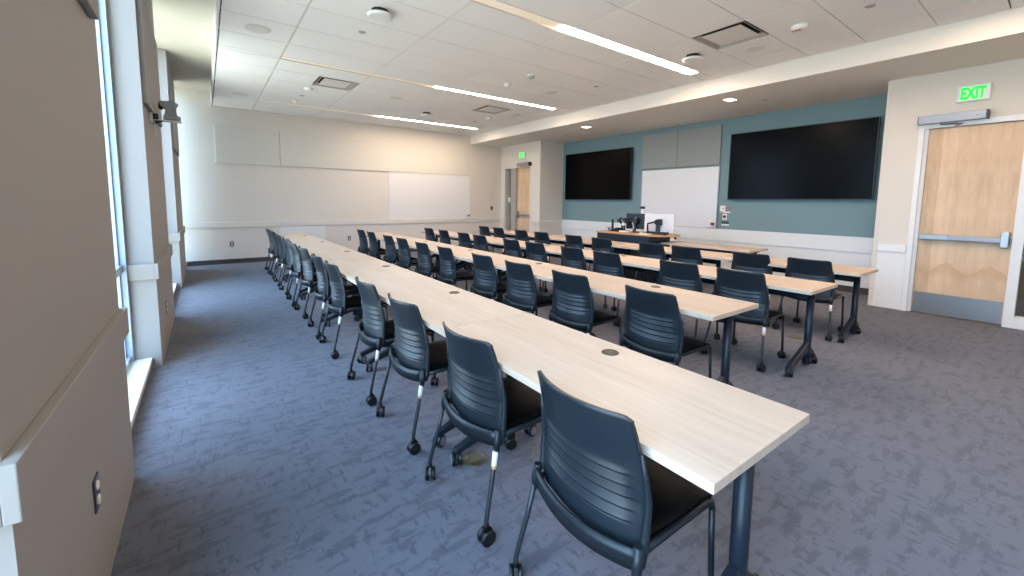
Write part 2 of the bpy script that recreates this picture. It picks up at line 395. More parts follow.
for i, (a, c) in enumerate(bays):
    st(bx('wall_left', M['pillar'], -0.75, -0.43, a, c, 0, 0.06))
    st(bx('trim_%d' % tn, M['sill'], -0.66, -0.418, a, c, 0.06, 0.092, bevel=0.004)); tn += 1
    # window with frame, mullion, transom and panes
    w = st(empty('window_%d' % (i+1), (GL, (a+c)/2, 0.092)))
    def fr(b, a=a, c=c):
        yc = (a+c)/2; a2, c2 = a-yc, c-yc; H = LZ-0.092
        for y0 in (a2, c2-0.055): box(b, -0.10, 0.070, y0, y0+0.06, 0, H)
        for y0 in (a2+0.060, c2-0.085): box(b, -0.08, 0.030, y0, y0+0.025, 0.05, H-0.05)
        box(b, -0.05, 0.055, a2, c2, 0, 0.05); box(b, -0.05, 0.055, a2, c2, H-0.06, H)
        box(b, -0.04, 0.045, a2, c2, 0.74, 0.80)
        if c-a > 1.0:
            box(b, -0.04, 0.045, -0.03, 0.03, 0.05, H-0.06)
    child(w, 'window_frame', fr, M['winframe'])
    child(w, 'pane', lambda b, a=a, c=c: box(b, -0.006, 0.0, -(c-a)/2+0.03, (c-a)/2-0.03, 0.03, LZ-0.13), M['glass'])
# pillar acoustic panels
for (a, c, lab) in ((1.42, 2.62, 'fabric acoustic panel high on the pillar nearest the camera'),
                    (4.60, 6.05, 'fabric acoustic panel on the middle pillar, above the wall camera'),
                    (8.48, 9.95, 'fabric acoustic panel on the farthest pillar by the far wall')):
    o = bx('acoustic_panel', M['acousticpillar'], P, P+0.032, a, c, 2.20, 3.08, bevel=0.006)
    tag(o, lab, 'acoustic panel', 'acoustic panels on the window pillars')

# ---------------------------------------------------------------- ceiling light strips
def strip(x0, x1, y0, y1, label):
    t = empty('ceiling_light', ((x0+x1)/2, (y0+y1)/2, CZ)); hx = (x1-x0)/2; hy = (y1-y0)/2
    xl = 3.30-(x0+x1)/2
    def hous(b):
        for s in (-1, 1): box(b, -hx, hx, s*hy-0.006, s*hy+0.006, -0.003, 0.05)
        for s in (-1, 1): box(b, s*hx-0.006, s*hx+0.006, -hy, hy, -0.003, 0.05)
        box(b, -hx, hx, -hy, hy, 0.05, 0.056)
    child(t, 'housing', hous, M['grid'])
    child(t, 'faint_lens', lambda b: box(b, -hx+0.006, xl, -hy+0.02, hy-0.02, 0.006, 0.012), M['louver'])  # lit stretch dimmed by its optics, imitated with a weak fixed glow
    o = child(t, 'lit_lens', lambda b: box(b, xl, hx-0.006, -hy+0.02, hy-0.02, 0.0, 0.006), M['lamp'])
    tag(t, label, 'ceiling light', 'recessed light strips in the ceiling')
    return t
strip(0.95, 6.05, 0.43, 0.575, 'recessed light strip at the ceiling edge above the door, mostly out of frame')
strip(0.95, 6.05, 3.545, 3.715, 'widest recessed ceiling light strip in view, nearest the camera')
strip(0.95, 6.05, 6.69, 6.82, 'middle of the three recessed ceiling light strips')
strip(0.95, 6.05, 9.83, 9.955, 'recessed ceiling light strip closest to the far wall')
def down(x, y, label):
    t = empty('downlight', (x, y, SZ))
    child(t, 'trim_ring', lambda b: [box(b, -0.10, 0.10, s*0.075-0.008, s*0.075+0.008, -0.005, 0.0) for s in (-1, 1)] +
          [box(b, s*0.10-0.008, s*0.10+0.008, -0.083, 0.083, -0.005, 0.0) for s in (-1, 1)], M['white'])
    child(t, 'lens', lambda b: box(b, -0.092, 0.092, -0.067, 0.067, -0.004, -0.001), M['lampsmall'])
    tag(t, label, 'downlight', 'square downlights in the lowered soffit')
down(7.03, 3.56, 'small square downlight in the soffit above the large right screen')
down(7.06, 6.80, 'small square downlight in the soffit above the left screen')

# ---------------------------------------------------------------- vents
def vent(x0, x1, y0, y1, label):
    t = empty('ceiling_vent', ((x0+x1)/2, (y0+y1)/2, CZ)); hx, hy = (x1-x0)/2-0.012, (y1-y0)/2-0.012
    def fr(b):
        w = 0.055
        for s in (-1, 1):
            # bevelled outer frame sloping up into the neck
            def quad(p): b.faces.new([b.verts.new(v) for v in p])
            X, Yv = hx, hy
            quad([(s*X, -Yv, -0.002), (s*X, Yv, -0.002), (s*(X-w), Yv-w, 0.035), (s*(X-w), -Yv+w, 0.035)])
            quad([(-X, s*Yv, -0.002), (X, s*Yv, -0.002), (X-w, s*(Yv-w), 0.035), (-X+w, s*(Yv-w), 0.035)])
    child(t, 'frame', fr, M['lightgrey'])
    child(t, 'neck', lambda b: box(b, -hx+0.02, hx-0.02, -hy+0.02, hy-0.02, 0.036, 0.04), M['cavity'])
    child(t, 'plaque', lambda b: box(b, -hx+0.075, hx-0.075, -hy+0.075, hy-0.075, 0.006, 0.012), M['offwhite'], bevel=0.002)
    tag(t, label, 'ceiling vent', 'square air diffusers in the ceiling')
vent(4.75, 5.37, 2.295, 2.915, 'large square air diffuser nearest the camera, beside the red-lettered alarm')
vent(1.58, 2.18, 7.36, 7.985, 'square air diffuser at the window side of the ceiling')
vent(4.75, 5.37, 7.36, 7.985, 'square air diffuser far away near the end of the middle light strip')

# round ceiling things
def round_dev(name, x, y, prof, mats, label, cat, group=None, z=CZ, extra=None):
    t = empty(name, (x, y, z))
    for (pn, pr, m) in prof: child(t, pn, lambda b, pr=pr: disc(b, (0, 0, 0), 0, 0, profile=pr), m)
    if extra: extra(t)
    tag(t, label, cat, group); return t
def speaker(x, y, r, label):
    round_dev('ceiling_speaker', x, y, [('grille', [(r*0.9, -0.008), (r*0.93, -0.006), (r*0.93, 0.0)], M['offwhite']),
              ('rim', [(r, -0.004), (r*1.02, 0.0), (r, 0.0)], M['offwhite'])], None, label, 'speaker', 'round speakers in the ceiling')
speaker(0.59, 5.80, 0.135, 'round ceiling speaker nearest the camera at the window side')
speaker(0.64, 9.52, 0.135, 'round ceiling speaker in the far window-side corner of the ceiling')
speaker(5.67, 2.60, 0.115, 'round ceiling speaker next to the large near diffuser')
speaker(5.10, 5.80, 0.115, 'round ceiling speaker beside the dome detectors')
speaker(3.05, 7.95, 0.11, 'round ceiling speaker between the two far diffusers')
def ap(x, y, label):
    round_dev('access_point', x, y, [('mount', [(0.085, -0.05), (0.085, 0.0)], M['black']),
              ('cover', [(0.10, -0.072), (0.125, -0.064), (0.13, -0.05), (0.125, -0.046), (0.09, -0.044)], M['white'])], None, label, 'wireless access point', 'white disc devices on black mounts')
ap(1.557, 4.466, 'white disc on black mount, nearest, at the window side of the ceiling')
ap(5.30, 3.211, 'white disc on black mount beside the end of the near light strip')
ap(4.088, 8.823, 'white disc on black mount far away between the two far light strips')
round_dev('ceiling_sensor', 4.18, 5.22, [('base', [(0.062, -0.016), (0.066, 0.0)], M['white']), ('dome', [(0.012, -0.058), (0.03, -0.052), (0.044, -0.036), (0.048, -0.016)], M['lightgrey'])], None, 'white ceiling sensor with a mirrored dome', 'sensor')
round_dev('smoke_detector', 4.16, 5.83, [('body', [(0.035, -0.05), (0.048, -0.042), (0.052, -0.014), (0.06, -0.012), (0.06, 0.0)], M['white'])], None, 'small white detector next to the mirrored dome sensor', 'smoke detector')
round_dev('smoke_detector', 1.57, 8.25, [('body', [(0.045, -0.045), (0.062, -0.036), (0.07, -0.012), (0.075, 0.0)], M['white'])], None, 'white detector beside the window-side diffuser', 'smoke detector')
round_dev('smoke_detector', 1.56, 9.50, [('body', [(0.035, -0.045), (0.046, -0.038), (0.05, -0.012), (0.056, 0.0)], M['white'])], None, 'small white detector near the far light strip on the window side', 'smoke detector')
round_dev('smoke_detector', 5.47, 8.40, [('body', [(0.045, -0.04), (0.062, -0.034), (0.07, -0.012), (0.075, 0.0)], M['white'])], None, 'white detector just behind the far right diffuser', 'smoke detector')
round_dev('smoke_detector', 5.74, 7.71, [('body', [(0.07, -0.014), (0.08, -0.01), (0.085, 0.0)], M['offwhite'])], None, 'flat round ceiling plate below the end of the middle light strip', 'smoke detector')
for (x, y, z, lab) in ((1.58, 5.15, CZ, 'small flat sprinkler cap beside the nearest white disc device'), (1.58, 8.90, CZ, 'small sprinkler cap between the far window-side detectors'),
                    (5.367, 1.395, CZ, 'small grey sprinkler cap near the top right of the picture'), (5.43, 5.02, CZ, 'small dark sprinkler cap in mid ceiling left of the soffit'),
                    (5.47, 9.01, CZ, 'tiny sprinkler cap beyond the far right diffuser'), (7.49, 3.22, SZ, 'small sprinkler cap in the soffit right of the downlight'), (7.50, 7.92, SZ, 'small sprinkler cap in the soffit at the left end of the teal wall')):
    o = build('ceiling_sprinkler', lambda b: disc(b, (0, 0, 0), 0, 0, seg=20, profile=[(0.036, -0.007), (0.042, -0.004), (0.042, 0.0)]), M['lightgrey'], None, (x, y, z))
    tag(o, lab, 'sprinkler cap', 'sprinkler caps in the ceiling')

# text helper: letters as extruded mesh from a curve
def text_mesh(s, size, depth, name, m, bold=0.0):
    cu = bpy.data.curves.new(name, 'FONT'); cu.body = s; cu.size = size; cu.extrude = depth; cu.align_x = 'CENTER'; cu.align_y = 'CENTER'; cu.offset = bold
    ob = bpy.data.objects.new('tmp', cu); C.objects.link(ob)
    dg = bpy.context.evaluated_depsgraph_get(); me = bpy.data.meshes.new_from_object(ob.evaluated_get(dg))
    bpy.data.objects.remove(ob); bpy.data.curves.remove(cu)
    me.name = name; me.materials.clear(); me.materials.append(m)
    o = bpy.data.objects.new(name, me); C.objects.link(o); return o

t = round_dev('fire_alarm', 5.353, 1.994, [('body', [(0.055, -0.05), (0.075, -0.04), (0.082, -0.016), (0.084, 0.0)], M['white'])], None, 'white ceiling alarm with red FIRE lettering, beside the near diffuser', 'fire alarm')
tx = text_mesh('FIRE', 0.05, 0.001, 'lettering', M['red'], 0.001); tx.parent = t; tx.location = (-0.025, 0.02, -0.051); tx.rotation_euler = (PI, 0, -PI/2)

# ---------------------------------------------------------------- far wall furnishings
o = bx('acoustic_panel', M['acoustic'], 0.235, 1.445, F-0.035, F, 2.19, 2.975, bevel=0.006); tag(o, 'narrow left section of the long cream acoustic panel on the far wall', 'acoustic panel')
o = bx('acoustic_panel', M['acoustic'], 1.453, 6.50, F-0.035, F, 2.19, 2.975, bevel=0.006); tag(o, 'long cream acoustic panel on the far wall above the whiteboard', 'acoustic panel')
t = empty('whiteboard', (5.25, F, 0.925))
child(t, 'board', lambda b: box(b, -1.24, 1.24, -0.02, 0, 0, 1.245), M['whiteboard'])
def wf(b):
    for s in (-1, 1): box(b, s*1.25-0.012, s*1.25+0.012, -0.028, 0, -0.01, 1.255)
    box(b, -1.25, 1.25, -0.028, 0, 1.24, 1.262); box(b, -1.25, 1.25, -0.028, 0, -0.012, 0.004)
child(t, 'frame', wf, M['trimwhite'])
tag(t, 'wide whiteboard on the far wall between panel and chair rail', 'whiteboard')
t = empty('eraser_holder', (6.40, F-0.03, 0.93)); child(t, 'tray', lambda b: box(b, -0.05, 0.05, -0.05, 0.0, 0, 0.10), M['white'], bevel=0.006)
child(t, 'eraser', lambda b: box(b, 0.0, 0.055, -0.062, -0.02, 0.045, 0.095), M['darkred'], bevel=0.004)
tag(t, 'white eraser holder at the lower right corner of the far whiteboard', 'eraser holder')
o = bx('wall_panel', M['whiteboard'], 1.39, 2.37, F-0.03, F-0.012, 0.22, 0.79, bevel=0.003); tag(o, 'white flat panel fixed to the wainscot behind the far end of the window-side tables', 'panel')

def outlet(loc, face, label, dark=True, group='wall outlets', w=0.072, h=0.118):
    """face: 'x' faces +x (pillars), '-x' door wall, '-y' far wall"""
    t = empty('wall_outlet', loc)
    m1, m2 = (M['plate'], M['offwhite'])
    if face == '-y':
        child(t, 'plate', lambda b: box(b, -w/2, w/2, -0.006, 0, -h/2, h/2), m1, bevel=0.002)
        for s in (-1, 1): child(t, 'socket', lambda b, s=s: disc(b, (0, -0.006, s*0.026), 0, 0, 'y', 18, profile=[(0.016, -0.004), (0.018, 0.0)]), m2)
    else:
        child(t, 'plate', lambda b: box(b, 0, 0.006, -w/2, w/2, -h/2, h/2), m1, bevel=0.002)
        for s in (-1, 1): child(t, 'socket', lambda b, s=s: disc(b, (0.006, 0, s*0.026), 0, 0, 'x', 18, profile=[(0.018, 0.0), (0.016, 0.004)]), m2)
    tag(t, label, 'wall outlet', group)
outlet((P+0.008, 1.955, 0.40), 'x', 'dark duplex outlet with white sockets on the nearest pillar')
outlet((P+0.008, 5.25, 0.36), 'x', 'small outlet low on the middle pillar')
outlet((0.44, F-0.012, 0.43), '-y', 'outlet on the far wall left of the window-side tables')
outlet((2.94, F-0.012, 0.455), '-y', 'outlet on the far wall between the first and second table rows')
o = build('light_switch', lambda b: box(b, -0.035, 0.035, -0.008, 0, -0.06, 0.06), M['plate'], None, (7.31, F, 1.22), 0.002); tag(o, 'small dark switch plate on the far wall near the corner door', 'switch')

# wall camera on its shelf bracket
t = empty('wall_camera', (P, 5.12, 2.15))
child(t, 'bracket', lambda b: [box(b, 0, 0.022, -0.06, 0.06, -0.03, 0.06), box(b, 0.0, 0.225, -0.045, 0.045, -0.012, -0.002)], M['offwhite'], bevel=0.002)
child(t, 'clamp', lambda b: [box(b, 0.018, 0.06, -0.05, 0.05, -0.008, 0.045), prism(b, [(0.02, -0.01), (0.10, -0.012), (0.02, -0.05)], -0.008, 0.008)], M['black'], bevel=0.003)
child(t, 'body', lambda b: [box(b, 0.095, 0.22, -0.055, 0.055, 0.0, 0.04), prism(b, [(0.105, 0.04), (0.20, 0.04), (0.185, 0.11), (0.21, 0.155), (0.16, 0.175), (0.07, 0.165), (0.075, 0.125), (0.115, 0.10)], -0.045, 0.045)], M['camgrey'], bevel=0.006)
child(t, 'lens', lambda b: disc(b, (0.075, 0, 0.125), 0, 0, 'x', 20, profile=[(0.026, -0.012), (0.032, 0.0), (0.032, 0.02)]), M['black'])
child(t, 'cable', lambda b: tube(b, [(0.03, -0.02, -0.02), (0.028, -0.02, -0.07), (0.034, -0.02, -0.11), (0.03, -0.015, -0.15)], 0.004, 6), M['lead'])
tag(t, 'grey tracking camera on a shelf bracket fixed to the middle pillar', 'camera')

# ---------------------------------------------------------------- teal wall furnishings
def tv(y0, y1, z0, z1, label):
    t = empty('television', (T, (y0+y1)/2, z0)); h = z1-z0; w = (y1-y0)/2
    child(t, 'screen', lambda b: box(b, -0.1015, -0.0995, -w+0.012, w-0.012, 0.014, h-0.012), M['tv'])
    child(t, 'case', lambda b: [box(b, -0.10, -0.055, -w, w, 0, h), box(b, -0.056, -0.03, -w*0.7, w*0.7, h*0.2, h*0.8)], M['tvbezel'], bevel=0.003)
    def bz(b):
        box(b, -0.104, -0.099, -w, w, 0, 0.014); box(b, -0.104, -0.099, -w, w, h-0.012, h)
        for s in (-1, 1): box(b, -0.104, -0.099, s*w-(0.012 if s > 0 else 0), s*w+(0 if s > 0 else 0.012), 0.014, h-0.012)
    child(t, 'bezel', bz, M['tvbezel'])
    child(t, 'wall_mount', lambda b: box(b, -0.03, 0.0, -0.4, 0.4, h*0.3, h*0.7), M['black'])
    tag(t, label, 'television', 'wall mounted black screens')
tv(1.945, 4.21, 1.52, 2.80, 'large black wall screen at the right end of the teal wall')
tv(6.59, 8.90, 1.51, 2.785, 'black wall screen at the left end of the teal wall')
t = empty('whiteboard', (T, 5.385, 0.925))
child(t, 'board', lambda b: box(b, -0.02, 0, -0.935, 0.935, 0, 1.27), M['whiteboard'])
child(t, 'frame', lambda b: [box(b, -0.028, 0, s*0.94-0.01, s*0.94+0.01, -0.008, 1.278) for s in (-1, 1)] + [box(b, -0.028, 0, -0.94, 0.94, 1.268, 1.28)], M['alu'])
tag(t, 'whiteboard on the teal wall between the two black screens', 'whiteboard')
o = bx('acoustic_panel', M['acousticgrey'], T-0.045, T, 5.41, 6.32, 2.235, 3.03, bevel=0.006); tag(o, 'grey acoustic panel on the teal wall, left one of the pair', 'acoustic panel', 'grey panels above the teal wall whiteboard')
o = bx('acoustic_panel', M['acousticgrey'], T-0.045, T, 4.44, 5.40, 2.235, 3.03, bevel=0.006); tag(o, 'grey acoustic panel on the teal wall, right one beside the large screen', 'acoustic panel', 'grey panels above the teal wall whiteboard')
t = empty('eraser_holder', (T-0.03, 4.535, 0.935)); child(t, 'tray', lambda b: box(b, -0.05, 0, -0.05, 0.075, 0, 0.11), M['white'], bevel=0.006)
child(t, 'eraser', lambda b: box(b, -0.062, -0.02, -0.06, -0.005, 0.055, 0.105), M['darkred'], bevel=0.004)
tag(t, 'white eraser holder at the lower right corner of the teal wall whiteboard', 'eraser holder')
t = empty('control_panel', (T, 4.28, 1.25))
child(t, 'plate', lambda b: box(b, -0.012, 0, 0.005, 0.11, 0.03, 0.145), M['white'], bevel=0.003)
child(t, 'side_plate', lambda b: box(b, -0.012, 0, -0.10, 0.0, 0.045, 0.14), M['pink'], bevel=0.003)
child(t, 'display', lambda b: box(b, -0.014, -0.012, 0.02, 0.06, 0.075, 0.10), M['lightgrey'])
child(t, 'yellow_label', lambda b: box(b, -0.004, 0, 0.05, 0.11, 0.0, 0.03), M['yellow'])
child(t, 'white_label', lambda b: box(b, -0.004, 0, -0.10, 0.045, 0.0, 0.028), M['white'])
tag(t, 'white and pink control plates with yellow label right of the teal wall whiteboard', 'control panel')
t = empty('call_button', (T, 4.29, 1.11))
child(t, 'plate', lambda b: box(b, -0.01, 0, -0.045, 0.045, 0, 0.12), M['white'], bevel=0.003)
child(t, 'button', lambda b: disc(b, (-0.01, 0, 0.062), 0, 0, 'x', 20, profile=[(0.024, -0.018), (0.03, -0.012), (0.032, 0.0)]), M['darkred'])
tag(t, 'white plate with a dark red round button under the control plates', 'button')
t = empty('switch_plate', (T, 4.27, 0.99))
child(t, 'plate', lambda b: box(b, -0.01, 0, -0.075, 0.075, 0, 0.035), M['white'], bevel=0.003)
child(t, 'switches', lambda b: [box(b, -0.012, 0, s*0.05-0.025, s*0.05+0.025, 0.04, 0.085) for s in (-1, 0, 1)], M['darkgrey'], bevel=0.002)
tag(t, 'row of dark switches with a white strip, lowest item right of the whiteboard', 'switch plate')

# ---------------------------------------------------------------- doors
# near door in a frame with a side light
w = st(empty('door_1', (D+0.05, 0.855, 0.0)))
child(w, 'door_leaf', lambda b: box(b, 0.0, 0.045, -0.405, 0.405, 0.012, 2.43), M['veneer'], bevel=0.002)
child(w, 'kick_plate', lambda b: box(b, -0.003, 0, -0.395, 0.395, 0.02, 0.285), M['steel'])
def pbar(b):
    box(b, -0.075, -0.035, -0.36, 0.40, 1.012, 1.058)
pb = child(w, 'push_bar', lambda b: box(b, -0.082, -0.034, -0.33, 0.385, 1.000, 1.062), M['alu'], bevel=0.006)
child(pb, 'bar_cover', lambda b: box(b, -0.085, -0.032, 0.12, 0.392, 0.997, 1.065), M['steel'], bevel=0.006)
child(w, 'latch_case', lambda b: [box(b, -0.085, 0, -0.385, -0.315, 0.945, 1.135), box(b, -0.03, 0, -0.405, -0.385, 0.99, 1.06)], M['steel'], bevel=0.008)
child(w, 'bar_mount', lambda b: box(b, -0.04, 0, 0.345, 0.385, 1.005, 1.065), M['alu'], bevel=0.004)
def dframe(b):
    y = lambda v: v-0.855
    def s(y0, y1, x0, x1, z0, z1): box(b, x0-0.05, x1-0.05, y(y0), y(y1), z0, z1)
    s(1.262, 1.305, 0.03, 0.12, 0, 2.44); s(1.300, 1.352, -0.014, 0.15, 0, 2.50)   # left jamb and casing
    s(0.362, 0.447, -0.014, 0.15, 0, 2.445)                                       # mullion
    s(-0.40, -0.33, -0.014, 0.15, 0, 2.445)
    s(-0.40, 1.352, -0.0141, 0.1501, 2.435, 2.50)                                    # head
    s(-0.33, 0.362, -0.014, 0.15, 0, 0.13)                                        # bottom rail of the side light
    s(-0.33, 0.362, 0.02, 0.10, 1.0, 1.05)
child(w, 'door_frame', dframe, M['trimwhite'])
child(w, 'side_light', lambda b: box(b, 0.0, 0.006, -0.33-0.855, 0.362-0.855, 0.12, 2.44), M['glass'])
t = empty('door_operator', (D-0.014, 1.045, 2.485))
child(t, 'housing', lambda b: box(b, -0.10, 0, -0.285, 0.305, 0, 0.10), M['alu'], bevel=0.004)
child(t, 'end_cap', lambda b: [box(b, -0.102, 0, -0.305, -0.285, -0.001, 0.101), box(b, -0.102, 0, 0.303, 0.310, -0.001, 0.101)], M['darkgrey'], bevel=0.003)
child(t, 'arm', lambda b: tube(b, [(-0.06, 0.10, 0.0), (-0.06, 0.10, -0.02), (-0.03, -0.04, -0.022), (-0.085, -0.10, -0.03), (-0.03, -0.03, -0.05)], 0.007, 8), M['darkgrey'])
child(t, 'sensor', lambda b: box(b, -0.104, -0.10, -0.215, -0.205, 0.045, 0.055), M['black'])
tag(t, 'silver door operator box above the near wooden door', 'door operator')
def exit_sign(loc, w, h, label):
    t = empty('exit_sign', loc)
    child(t, 'housing', lambda b: box(b, -0.045, 0, -w/2, w/2, 0, h), M['white'], bevel=0.008)
    tx = text_mesh('EXIT', h*0.92, 0.0015, 'exit_letters', M['exitgreen'], 0.0085)
    me = tx.data; xs = [v.co.x for v in me.vertices]; ys = [v.co.y for v in me.vertices]
    sx = w*0.74/(max(xs)-min(xs)); sy = h*0.76/(max(ys)-min(ys)); my = (max(ys)+min(ys))/2; mx_ = (max(xs)+min(xs))/2
    for v in me.vertices: v.co.x = (v.co.x-mx_)*sx; v.co.y = (v.co.y-my)*sy
    tx.parent = t; tx.location = (-0.047, 0, h/2); tx.rotation_euler = (PI/2, 0, -PI/2)
    tag(t, label, 'exit sign', 'green exit signs'); return t
exit_sign((D, 0.895, 2.715), 0.285, 0.195, 'green EXIT sign above the near wooden door')
# far door
w = st(empty('door_2', (D+0.05, 9.885, 0.0)))
child(w, 'door_leaf', lambda b: box(b, 0.0, 0.045, -0.345, 0.335, 0.012, 2.44), M['veneer'], bevel=0.002)
pb = child(w, 'push_bar', lambda b: box(b, -0.078, -0.038, -0.33, 0.28, 1.014, 1.056), M['alu'], bevel=0.006)
child(w, 'latch_case', lambda b: box(b, -0.085, 0, 0.245, 0.315, 0.945, 1.135), M['steel'], bevel=0.008)
child(w, 'kick_plate', lambda b: box(b, -0.003, 0, -0.335, 0.325, 0.02, 0.285), M['steel'])
def dframe2(b):
    y = lambda v: v-9.885
    def s(y0, y1, x0, x1, z0, z1): box(b, x0-0.05, x1-0.05, y(y0), y(y1), z0, z1)
    s(9.46, 9.54, -0.014, 0.15, 0, 2.50); s(10.80, 10.87, -0.014, 0.15, 0, 2.445)
    s(9.46, 10.87, -0.0141, 0.1501, 2.44, 2.50); s(10.46, 10.80, -0.014, 0.15, 0, 0.13)
child(w, 'door_frame', dframe2, M['wainscot'])
child(w, 'mullion', lambda b: box(b, -0.064, 0.10, 10.22-9.885, 10.46-9.885, 0, 2.44), M['mullion'])
child(w, 'side_light', lambda b: box(b, 0.0, 0.006, 10.46-9.885, 10.80-9.885, 0.12, 2.44), M['glass'])
t = empty('door_operator', (D-0.014, 9.86, 2.47))
child(t, 'housing', lambda b: box(b, -0.10, 0, -0.36, 0.20, 0, 0.10), M['alu'], bevel=0.004)
child(t, 'end_cap', lambda b: box(b, -0.102, 0, -0.39, -0.36, -0.001, 0.101), M['black'], bevel=0.003)
tag(t, 'silver door operator box above the far corner door', 'door operator')
exit_sign((D, 9.90, 2.70), 0.285, 0.195, 'green EXIT sign above the far corner door')
t = empty('switch_box', (D, 10.63, 1.46)); 
bpy.data.objects.remove(t)
o = build('card_reader', lambda b: box(b, -0.018, 0, -0.05, 0.05, 0, 0.16), M['white'], None, (D+0.05, 10.62, 1.40), 0.004); tag(o, 'white card reader on the side light of the far corner door', 'card reader')

# ---------------------------------------------------------------- casters (shared)
def caster_mesh(b):
    for s in (-1, 1):
        disc(b, (0, 0, 0.030), 0, 0, 'y', 18, 0, profile=[(0.020, s*0.022), (0.029, s*0.021), (0.030, s*0.018), (0.030, s*0.008), (0.020, s*0.007)][::s])
    disc(b, (0, 0, 0.030), 0, 0, 'y', 12, 0, profile=[(0.008, -0.008), (0.008, 0.008)])
    prism(b, [(-0.026, 0.040), (-0.014, 0.064), (0.012, 0.068), (0.024, 0.052), (0.010, 0.036)], -0.006, 0.006, 'y', 0)
    disc(b, (0, 0, 0.06), 0, 0, 'z', 12, 0, profile=[(0.009, 0), (0.009, 0.02)])
CAST = build('caster', caster_mesh, M['caster']); CAST_ME = CAST.data; bpy.data.objects.remove(CAST)
def tcaster_mesh(b):
    caster_mesh(b)
    for s in (-1, 1):
        disc(b, (0, s*0.0225, 0.030), 0, 0, 'y', 18, 1, profile=[(0.021, -0.001), (0.021, 0.001)])
TC = build('caster', tcaster_mesh, [M['caster'], M['castergrey']]); TC_ME = TC.data; bpy.data.objects.remove(TC)
def caster(parent, x, y, rz, me=None):
    o = bpy.data.objects.new('caster', me or CAST_ME); k_ = 1.2 if me else 1.12; o.scale = (k_, k_, k_); C.objects.link(o); o.parent = parent; o.location = (x, y, 0); o.rotation_euler = (0, 0, rz)
    KIDS.setdefault(parent.name, []).append(o); return o

# ---------------------------------------------------------------- tables
TL = 1.5235; TW = 0.606
def make_table():
    t = empty('training_table', (0, 0, 0)); t['category'] = 'table'
    hl = TL/2-0.0012; hw = TW/2
    child(t, 'tabletop', lambda b: box(b, -hw, hw, -hl, hl, 0.707, 0.737), M['tabletop'], bevel=0.0015, seg=1)
    g = child(t, 'grommet', lambda b: disc(b, (0.191, 0, 0.737), 0, 0, 'z', 28, 0, profile=[(0.040, 0.0), (0.040, 0.003), (0.034, 0.0035), (0.033, 0.0015), (0.005, 0.0012)]), M['grommet'])
    child(t, 'cross_beam', lambda b: [box(b, 0.085, 0.115, -hl+0.12, hl-0.12, 0.60, 0.66), box(b, 0.03, 0.07, -hl+0.02, hl-0.02, 0.690, 0.707)], M['tleg'], bevel=0.003)
    for s in (-1, 1):
        yy = s*(hl-0.105)
        lg = child(t, 'leg', lambda b, yy=yy: [disc(b, (0.10, yy, 0), 0, 0, 'z', 20, 0, profile=[(0.024, 0.03), (0.029, 0.035), (0.029, 0.69)])] +
              [prism(b, [(-0.17, 0.707), (0.24, 0.707), (0.16, 0.67), (0.06, 0.655), (-0.10, 0.690)], yy-0.014, yy+0.014)], M['tleg'], bevel=0.0)
        def foot(b, yy=yy):
            prism(b, [(0.080, 0.235), (0.085, 0.15), (-0.255, 0.066), (-0.275, 0.066), (-0.275, 0.092)], yy-0.019, yy+0.019)
            prism(b, [(0.12, 0.20), (0.12, 0.13), (0.245, 0.066), (0.265, 0.066), (0.262, 0.088)], yy-0.019, yy+0.019)
        ft = child(t, 'foot', foot, M['tleg'], bevel=0.004)
        caster(ft, -0.262, yy, 0.35*s+0.9, TC_ME); caster(ft, 0.252, yy, 0.5-0.3*s, TC_ME)
    return t
RX = {1: 0.9808, 2: 2.4832, 3: 3.880, 4: 5.3158}; RY = {1: 0.4861, 2: 1.3002, 3: 1.2496, 4: 1.3035}; RN = {1: 6, 2: 5, 3: 5, 4: 5}
TH = 0.0072
RNAME = {1: 'window-side row', 2: 'second row from windows', 3: 'third row from windows', 4: 'row closest to teal wall'}
ORD = ['first', 'second', 'third', 'fourth', 'fifth', 'sixth', 'seventh', 'eighth', 'ninth', 'tenth', 'eleventh', 'twelfth']
def rot(x, y): return (x+TH*y, y-TH*x)
proto = make_table(); first = True
for r in (1, 2, 3, 4):
    for k in range(RN[r]):
        x, y = rot(RX[r]+TW/2, RY[r]+TL*(k+0.5))
        if first: o = proto; first = False
        else: o = dup(proto)
        o.location = (x, y, 0); o.rotation_euler = (0, 0, -TH)
        if r >= 3:      # these rows stand on the mirrored, more central leg set
            for ch in o.children:
                if ch.name.split('.')[0] in ('leg', 'foot', 'cross_beam'): ch.location.x = -0.075
        end = ORD[k]+' from the near end'
        if k == 0: end = 'nearest to the camera'
        if k == RN[r]-1: end = 'farthest table'
        tag(o, 'pale wood training table in the %s, %s' % (RNAME[r], end), 'table', 'tables of the '+RNAME[r])
# presenter side table
bpy.context.view_layer.update()
o = dup(proto); o.location = (6.83, 3.63, 0); o.rotation_euler = (0, 0, 0)
tag(o, 'pale wood table without chairs between the lectern and the large screen', 'table')

for ch in list(o.children):
    if ch.name.startswith('grommet'): bpy.data.objects.remove(ch)

